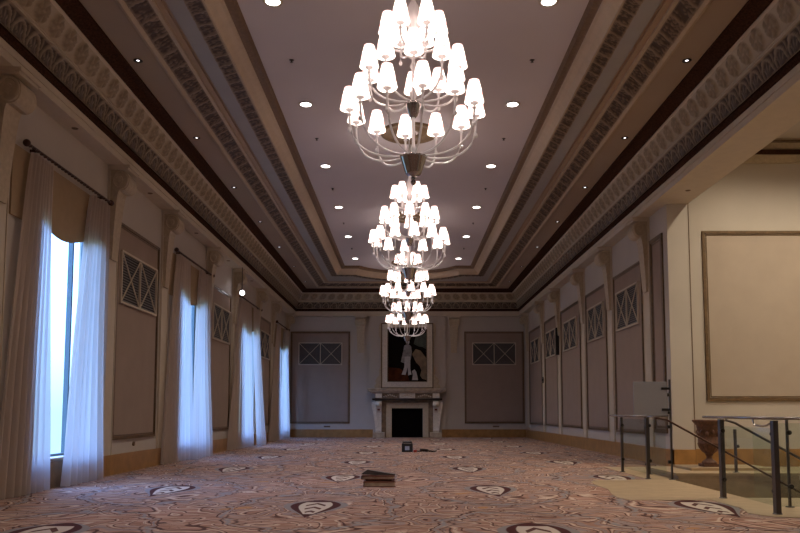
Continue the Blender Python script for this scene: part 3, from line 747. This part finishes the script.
# alcove downlights
for i, (x, y) in enumerate(((7.2, 14.3), (9.6, 14.3), (7.2, 10.6), (9.6, 10.6))):
    o_ = empty('alcove_downlight', (x, y, 7.2)); MB().lathe([(.05, 0), (.08, -.004), (.085, -.012), (.05, -.014)], n=18).build('ring', 'trim', o_); MB().lathe([(1e-4, -.006), (.05, -.006)], n=14).build('lens', 'lens', o_)
    spot(o_, ALCOVE_W, 150, (1, .85, .64), blend=1)
    tag(o_, 'small warm downlight in the alcove ceiling, ' + ['left and nearer its far wall', 'right and nearer its far wall', 'left and nearer the camera', 'right and nearer the camera'][i], 'downlight', 'alcove downlights')
# picture-rail spotlight fixed at the third left bracket
e = empty('wall_spotlight', (-5.22, 23.58, 4.89)); tag(e, 'small lit black spotlight beside the left wall bracket', 'spotlight')
MB().tube([(0, 0, .80), (0, 0, .05)], .012, 6).build('rod', 'blackm', e)
g = MB(); g.tube([(-.08, .16, .08), (.02, -.08, -.01)], [.06, .085], 14); g.build('housing', 'blackm', e)
g = MB(); g.ball((.03, -.10, -.02), .075, 12); g.build('lens', 'brightlens', e)

# ------------------------------------------------------------------ fireplace
YF = FAR - .16
e = empty('fireplace', (0, YF, 0)); tag(e, 'carved cream stone fireplace with black opening centred on far wall', 'fireplace')
B(-.74, .74, -.02, 0.0, 0, 1.36).build('firebox', 'black', e)  # flat black sheet in place of the open hearth
g = MB(); g.box(-.98, -.72, -.16, 0, 0, 1.60); g.box(.72, .98, -.16, 0, 0, 1.60); g.box(-.72, .72, -.16, 0, 1.35, 1.60); g.build('marble_slip', 'stone', e, bevel=.01)
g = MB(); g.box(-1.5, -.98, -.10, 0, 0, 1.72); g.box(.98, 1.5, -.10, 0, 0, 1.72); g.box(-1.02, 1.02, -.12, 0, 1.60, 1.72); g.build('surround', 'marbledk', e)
for s_ in (-1, 1):
    MB().box(s_ * 1.32 - .27, s_ * 1.32 + .27, -.40, 0, 0, .24).build('plinth_block', 'marble', e, bevel=.015)
    pl = [(0, .24), (.16, .24), (.20, .32), (.16, .45), (.15, .8), (.20, 1.15), (.30, 1.45), (.36, 1.58), (.34, 1.68), (.0, 1.68)]
    g = MB(); g.prism(pl, lambda p, z: (s_ * 1.32 - .12, -.08 - p * .8, z), lambda p, z: (s_ * 1.32 + .12, -.08 - p * .8, z))
    # outward curving side scroll
    pl2 = [(.10, .24), (.16, .24), (.17, .45), (.20, .8), (.27, 1.2), (.33, 1.45), (.33, 1.62), (.22, 1.68), (.08, 1.66), (.08, .5)]
    g.prism(pl2, lambda p, z: (s_ * (1.32 + p), -.22, z), lambda p, z: (s_ * (1.32 + p), -.08, z))
    g.tube([(s_ * 1.32 - .14, -.36, 1.52), (s_ * 1.32 + .14, -.36, 1.52)], .09, 14)
    fixn(g.build('scroll_console', 'frame', e))
    MB().box(s_ * 1.32 - .06, s_ * 1.32 + .06, -.36, -.20, 1.24, 1.33).build('rosette', 'leather', e)
g = MB(); g.box(-1.62, 1.62, -.40, 0, 1.72, 1.80); g.build('ledge', 'leatherdk', e, bevel=.01)
g = MB(); g.box(-1.5, 1.5, -.30, 0, 1.80, 2.04); g.build('frieze', 'marbledk', e)
for c_, h_ in ((0, .36), (-1.33, .16), (1.33, .16)): B(c_ - h_, c_ + h_, -.37, -.30, 1.82, 2.03).build('frieze_tablet', 'frame', e, bevel=.01)
g = MB()
for cx_ in (-.8, .8, 0):
    for k2 in range(7):
        t_ = (k2 - 3) / 3; g.ball((cx_ + t_ * .28, -.32 - (.05 if cx_ == 0 else 0), 1.92 + .04 * cos(t_ * 3)), .045 - .015 * abs(t_), 8)
g.build('carved_garland', 'trim', e)
g = MB(); g.box(-1.70, 1.70, -.42, 0, 2.04, 2.12); g.box(-1.80, 1.80, -.50, 0, 2.12, 2.20); g.box(-1.84, 1.84, -.53, 0, 2.20, 2.26); g.build('mantel_shelf', 'marble', e, bevel=.015)

# painting over the mantel
e = empty('framed_painting', (0, YF, 2.26)); tag(e, 'tall dark portrait painting in pale carved frame above the mantel', 'painting')
B(-.92, .92, -.06, -.02, .33, 2.86).build('canvas', 'p_dark', e)
g = MB()
for (a_, b2, c, d_) in ((-1.18, 1.18, 0.04, .34), (-1.18, 1.18, 2.84, 3.04), (-1.18, -.90, .34, 2.84), (.90, 1.18, .34, 2.84)): g.box(a_, b2, -.13, 0, c, d_)
frame_bars(g, 1.96, 2.66, .26, .06, .19)
g.build('frame', 'frame', e, bevel=.015)
g = MB(); frame_bars(g, 2.44, 3.06, .01, .05, .16); frame_bars(g, 1.86, 2.56, .31, .035, .20); g.build('gilt_fillet', 'gild', e)
for s_ in (-1, 1):
    pl = [(1.18, 0.02), (1.52, .02), (1.54, .12), (1.44, .2), (1.50, .34), (1.42, .5), (1.30, .62), (1.32, .85), (1.24, 1.1), (1.26, 2.3), (1.34, 2.5), (1.34, 2.9), (1.28, 3.06), (1.18, 3.06)]
    g = MB(); g.prism([(s_ * x, z) for x, z in pl], lambda x, z: (x, -.12, z), lambda x, z: (x, 0, z)); g.tube([(s_ * 1.44, -.15, .12), (s_ * 1.44, -.02, .12)], .09, 12)
    fixn(g.build('side_scroll', 'stone', e))
def flat(name, m_, pl, y=-.062):
    g = MB(); g.prism(pl, lambda x, z: (x, y - .003, z), lambda x, z: (x, -.058, z)); return fixn(g.build(name, m_, e))
flat('painted_ground', 'p_red', [(-.88, .36), (.1, .36), (.0, .7), (-.35, .95), (-.88, 1.0)])
flat('painted_drape', 'p_tan', [(.22, 1.62), (.40, 1.86), (.62, 1.78), (.90, 1.42), (.90, .40), (.70, .46), (.60, .62), (.66, .85), (.58, 1.05), (.40, 1.25)])
flat('painted_foliage', 'p_green', [(.30, 2.1), (.38, 2.4), (.55, 2.62), (.75, 2.55), (.90, 2.66), (.90, 1.85), (.70, 1.95), (.52, 1.98)])
flat('painted_coat', 'p_grey', [(-.14, 2.02), (-.2, 1.7), (-.30, 1.25), (-.12, 1.18), (.06, 1.2), (.16, 1.35), (.22, 1.72), (.18, 1.98), (.04, 2.1)], -.066)
flat('painted_breeches', 'p_white', [(-.12, 1.5), (.14, 1.5), (.14, .95), (.20, .66), (.04, .62), (.02, 1.0), (-.08, .64), (-.26, .66), (-.14, 1.0)], -.068)
hd = [(.02 + .09 * cos(a_ * pi / 6), 2.2 + .12 * sin(a_ * pi / 6)) for a_ in range(12)]
flat('painted_head', 'p_white', hd, -.068)
flat('painted_dog', 'p_white', [(.22, .40), (.26, .62), (.22, .82), (.34, .9), (.42, .78), (.48, .55), (.50, .40)], -.068)

# ------------------------------------------------------------------ small wall things
def plate(name, loc, rz, w_, h_, m_, label, cat):
    o_ = B(-w_ / 2, w_ / 2, -.012, 0, -h_ / 2, h_ / 2).build(name, m_, None, loc); o_.rotation_euler = (0, 0, rz); return tag(o_, label, cat)
plate('outlet_plate', (-3.75, FAR, .50), 0, .30, .07, 'brown', 'small dark outlet strip low on far wall, left of fireplace', 'outlet')
plate('outlet_plate', (4.15, FAR, .50), 0, .30, .07, 'brown', 'small dark outlet strip low on far wall, right of fireplace', 'outlet')
g = MB(); g.tube([(0, 0, 0), (.04, 0, 0)], .045, 14); o_ = g.build('round_outlet', 'brown', None, (-HW - .01, 15.3, .53)); tag(o_, 'round brown outlet on left wall above the golden baseboard', 'outlet')
e = empty('round_thermostat', (HW, 31.0, 2.47)); tag(e, 'round black dial on right wall between the two farthest panels', 'dial')
g = MB(); g.tube([(0, 0, 0), (-.06, 0, 0)], .13, 18); g.build('disc', 'blackm', e); g = MB(); g.tube([(-.06, 0, 0), (-.09, 0, 0)], .05, 12); g.build('button', 'blackm', e)
B(-.12, 0, -.07, .07, -.5, .5).build('wall_speaker', 'blackm', None, (HW - .03, 27.75, 3.75), .01); tag(bpy.data.objects['wall_speaker'], 'slim dark vertical speaker on right wall below a bracket', 'speaker')

# ------------------------------------------------------------------ floor clutter
e = empty('equipment_case', (-.05, 22.4, 0)); tag(e, 'small black case with white front label standing on carpet', 'case')
B(-.16, .16, -.09, .09, 0, .25).build('case_body', 'blackm', e, bevel=.015)
B(-.065, .065, -.098, -.09, .06, .17).build('front_label', 'label', e)
g = MB(); g.tube([(-.13, 0, .24), (-.13, 0, .285), (.13, 0, .285), (.13, 0, .24)], .028, 8); g.build('handle', 'blackm', e)
g = MB(); pts = [(.0 + .62 * t_ / 24, .05 * sin(t_ * .9), .02 + .012 * abs(sin(t_))) for t_ in range(25)]
g.tube(pts, .018, 6); g.tube([(.25 + .12 * cos(t_ * .7), .08 * sin(t_ * .7), .03 + .004 * t_) for t_ in range(14)], .016, 6)
o_ = g.build('power_cord', 'leatherdk', None, (.19, 22.4, 0)); tag(o_, 'dark tangled cord lying on carpet right of the black case', 'cord')
g = MB(); g.ball((0, 0, 0), .035, 10); B(0.0, .12, -.03, .03, -.03, .03)
o_ = MB().box(-.05, .05, -.04, .04, 0, .07).build('plug_adapter', 'orange', None, (.18, 22.25, 0), .01); tag(o_, 'tiny red plug adapter beside the black case', 'plug')
# pile of three leather folders with pale pages
def folder(loc, rz, tilt, w_, d_, h_, m1, label):
    e_ = empty('leather_folder', loc, rz); e_.rotation_euler = (tilt[0], tilt[1], rz); tag(e_, label, 'folder')
    g_ = MB(); g_.box(-w_ / 2, w_ / 2, -d_ / 2, d_ / 2, 0, .012); g_.box(-w_ / 2, w_ / 2, -d_ / 2, d_ / 2, h_ - .012, h_); g_.box(-w_ / 2, -w_ / 2 + .012, -d_ / 2, d_ / 2, 0, h_); g_.build('cover', m1, e_)
    B(-w_ / 2 + .02, w_ / 2 - .015, -d_ / 2 + .012, d_ / 2 - .012, .013, h_ - .013).build('pages', 'marble', e_); return e_
folder((-.52, 12.05, .0), .02, (0, 0), 0.50, .30, .085, 'leather', 'brown leather folder with pale pages, bottom of the floor pile')
B(-.74, -.33, 12.0, 12.22, .086, .108).build('dark_gap_filler', 'leatherdk'); tag(bpy.data.objects['dark_gap_filler'], 'dark slab standing in for the shaded gap between the two leather folders', 'slab')  # slab coloured dark to stand for the shade in the gap
folder((-.54, 12.12, .109), -.03, (0, 0), .52, .32, .06, 'leather', 'reddish leather folder in the middle of the floor pile')
e = empty('tent_board', (-.54, 12.12, .170)); tag(e, 'dark brown triangular board leaning on top of the floor pile', 'board')
g = MB(); g.prism([(-.27, .02), (-.17, .085), (.27, .012), (.26, .0), (-.15, .012)], lambda x, z: (x, -.10 + z * .3, z), lambda x, z: (x, .02 + z * .3, z)); fixn(g.build('board', 'leatherdk', e))
g = MB(); g.prism([(-.12, .0), (-.12, .045), (.05, .0)], lambda x, z: (x, .04, z), lambda x, z: (x, .14, z)); fixn(g.build('prop', 'leatherdk', e))

# ------------------------------------------------------------------ plinth, urn, railings
e = empty('low_plinth', (0, 0, 0)); tag(e, 'low tan stone plinth beside the stairs carrying the urn', 'plinth')
B(4.55, 6.62, HY1 + .005, 14.75, .006, .075).build('plinth_body', 'plinth', e); B(4.52, 6.66, HY1 + .001, 14.8, .075, .115).build('plinth_cap', 'tile', e)
B(5.0, 6.5, 13.7, 14.65, .115, .16).build('plinth_step', 'tile', e)
e = empty('garden_urn', (5.50, 14.15, .16)); tag(e, 'dark terracotta urn with ribbed body standing on low plinth', 'urn')
B(-.15, .15, -.15, .15, 0, .05).build('square_foot', 'terra', e)
MB().lathe([(.13, .05), (.14, .07), (.11, .10), (.055, .14), (.05, .19), (.075, .21), (.06, .23)], n=28).build('stem', 'terra', e)
MB().lathe([(.06, .23), (.12, .27), (.17, .34), (.19, .40)], n=60, rib=.05, ribn=15).build('lower_bowl', 'terra', e)
MB().lathe([(.19, .40), (.205, .42), (.19, .44), (.185, .60), (.20, .72), (.215, .76)], n=36).build('body', 'terra', e)
MB().lathe([(.215, .76), (.26, .80), (.285, .83), (.285, .855), (.24, .86), (.22, .80), (.18, .5), (1e-4, .45)], n=36).build('rim', 'terra', e)
g = MB()
for k_ in range(12):
    a_ = 2 * pi * k_ / 12; g.ball((.192 * cos(a_), .192 * sin(a_), .60 + .03 * (k_ % 2)), .035, 8, 1.4)
g.build('relief_band', 'terra', e)

RZ = 1.085
def post(x, y, h, label, z0=.006, clamps=(.25, .9), side=(0, 1), w_=.022, m_='darkst'):
    e_ = empty('rail_post', (x, y, z0)); tag(e_, label, 'railing post', 'steel posts of the glass stair railing')
    g_ = MB(); g_.box(-w_, w_, -w_ * 1.4, w_ * 1.4, .012, h - z0); g_.build('upright', m_, e_)
    MB().lathe([(1e-4, .012), (.05, .012), (.055, 0)], n=16).build('base_plate', 'darkst', e_)
    for c in clamps:
        MB().tube([(side[0] * .02, side[1] * .02, c), (side[0] * .06, side[1] * .06, c)], .03, 12).build('glass_clamp', 'blackm', e_)
    return e_
def bar(name, pts, r_, label, cat='handrail', m_='steelblue'):
    o_ = MB().tube(pts, r_, 10).build(name, m_); return tag(o_, label, cat)
def rglass(x0, y0, x1, y1, z0, z1, label, dz=0):
    d = hypot(x1 - x0, y1 - y0); nx, ny = -(y1 - y0) / d * .006, (x1 - x0) / d * .006
    g_ = MB(); vs = [(x0 - nx, y0 - ny, z0), (x1 - nx, y1 - ny, z0 - dz), (x1 - nx, y1 - ny, z1 - dz), (x0 - nx, y0 - ny, z1), (x0 + nx, y0 + ny, z0), (x1 + nx, y1 + ny, z0 - dz), (x1 + nx, y1 + ny, z1 - dz), (x0 + nx, y0 + ny, z1)]
    g_.add(vs, [(0, 1, 2, 3), (7, 6, 5, 4), (0, 4, 5, 1), (1, 5, 6, 2), (2, 6, 7, 3), (3, 7, 4, 0)])
    return tag(g_.build('glass_panel', 'railglass'), label, 'glass panel', 'clear railing panels')
X0 = 4.09
post(X0, 14.85, 1.06, 'leftmost steel post of the glass railing', side=(0, -1))
post(X0, 13.30, 1.06, 'steel post at landing edge, left of the grey board corner', side=(0, 1))
post(4.44, 14.3, 1.06, 'thin dark post behind the left glass panels', w_=.012, side=(0, -1))
post(4.45, 13.14, 1.72, 'tall steel post carrying the grey board', clamps=(.3, .9, 1.15, 1.45), side=(-1, 0), w_=.014)
post(X0 + .06, 10.33, 1.06, 'steel post at the near side of the stair opening', side=(0, -1), w_=.028)
post(X0, 8.72, 1.06, 'large steel post nearest the camera', side=(0, 1), w_=.028)
post(4.55, 9.35, 1.06, 'thin dark post behind the near glass panels', w_=.012, side=(0, -1))
post(4.45, 8.70, 1.06, 'steel post at the right picture edge', side=(-1, 0), w_=.026)
post(5.62, 13.3, .86, 'short steel post on the plinth right of the urn', z0=.118, clamps=(.45,), side=(1, 0), w_=.018)
bar('top_rail', [(X0, 15.75, RZ), (X0, 13.25, RZ), (4.42, 13.15, RZ)], .018, 'level steel top rail over the left glass panels')
bar('top_rail', [(X0 + .03, 10.85, RZ), (X0, 8.70, RZ), (4.75, 8.68, RZ)], .020, 'level steel top rail over the near right glass panels')
bar('stair_handrail', [(4.16, 13.06, 1.06), (4.35, 13.06, 1.03), (7.2, 13.06, -.54)], .018, 'sloping handrail along far side of stairs, passing the urn', m_='rodm')
bar('stair_handrail', [(4.25, 10.42, 1.05), (4.38, 10.42, 1.01), (7.0, 10.42, -.45)], .018, 'sloping handrail descending on near side of stairs', m_='darkst')
bar('rail_hook', [(X0, 9.25, 1.07), (X0, 9.22, 1.0), (X0, 9.0, .99), (X0, 8.9, 1.0), (X0, 8.8, 1.03)], .011, 'small curved steel hook under the near top rail', 'rail hook')
rglass(X0, 14.76, X0, 13.40, .09, 1.03, 'glass railing panel farthest left, between two steel posts')
rglass(X0 + .04, 13.28, 4.37, 13.18, .09, 1.03, 'small glass railing panel just below the grey board')
rglass(X0 + .05, 10.27, X0, 8.78, .09, .97, 'glass railing panel nearest the camera along the landing')
rglass(X0 + .04, 8.71, 4.37, 8.70, .09, 1.03, 'narrow glass railing panel at right picture edge')
rglass(4.60, 10.385, 7.0, 10.385, .05, .86, 'sloping glass panel along near side of the stairs', dz=1.45)
# grey board
e = empty('notice_board', (4.43, 13.08, 1.08)); tag(e, 'blank light grey board fixed above the left glass railing', 'board')
B(-.63, -.05, -.012, .012, .02, .60).build('board_sheet', 'board', e, bevel=.004)
for z in (.12, .48): MB().box(-.15, -.005, -.024, -.012, z - .02, z + .02).build('clip', 'blackm', e)
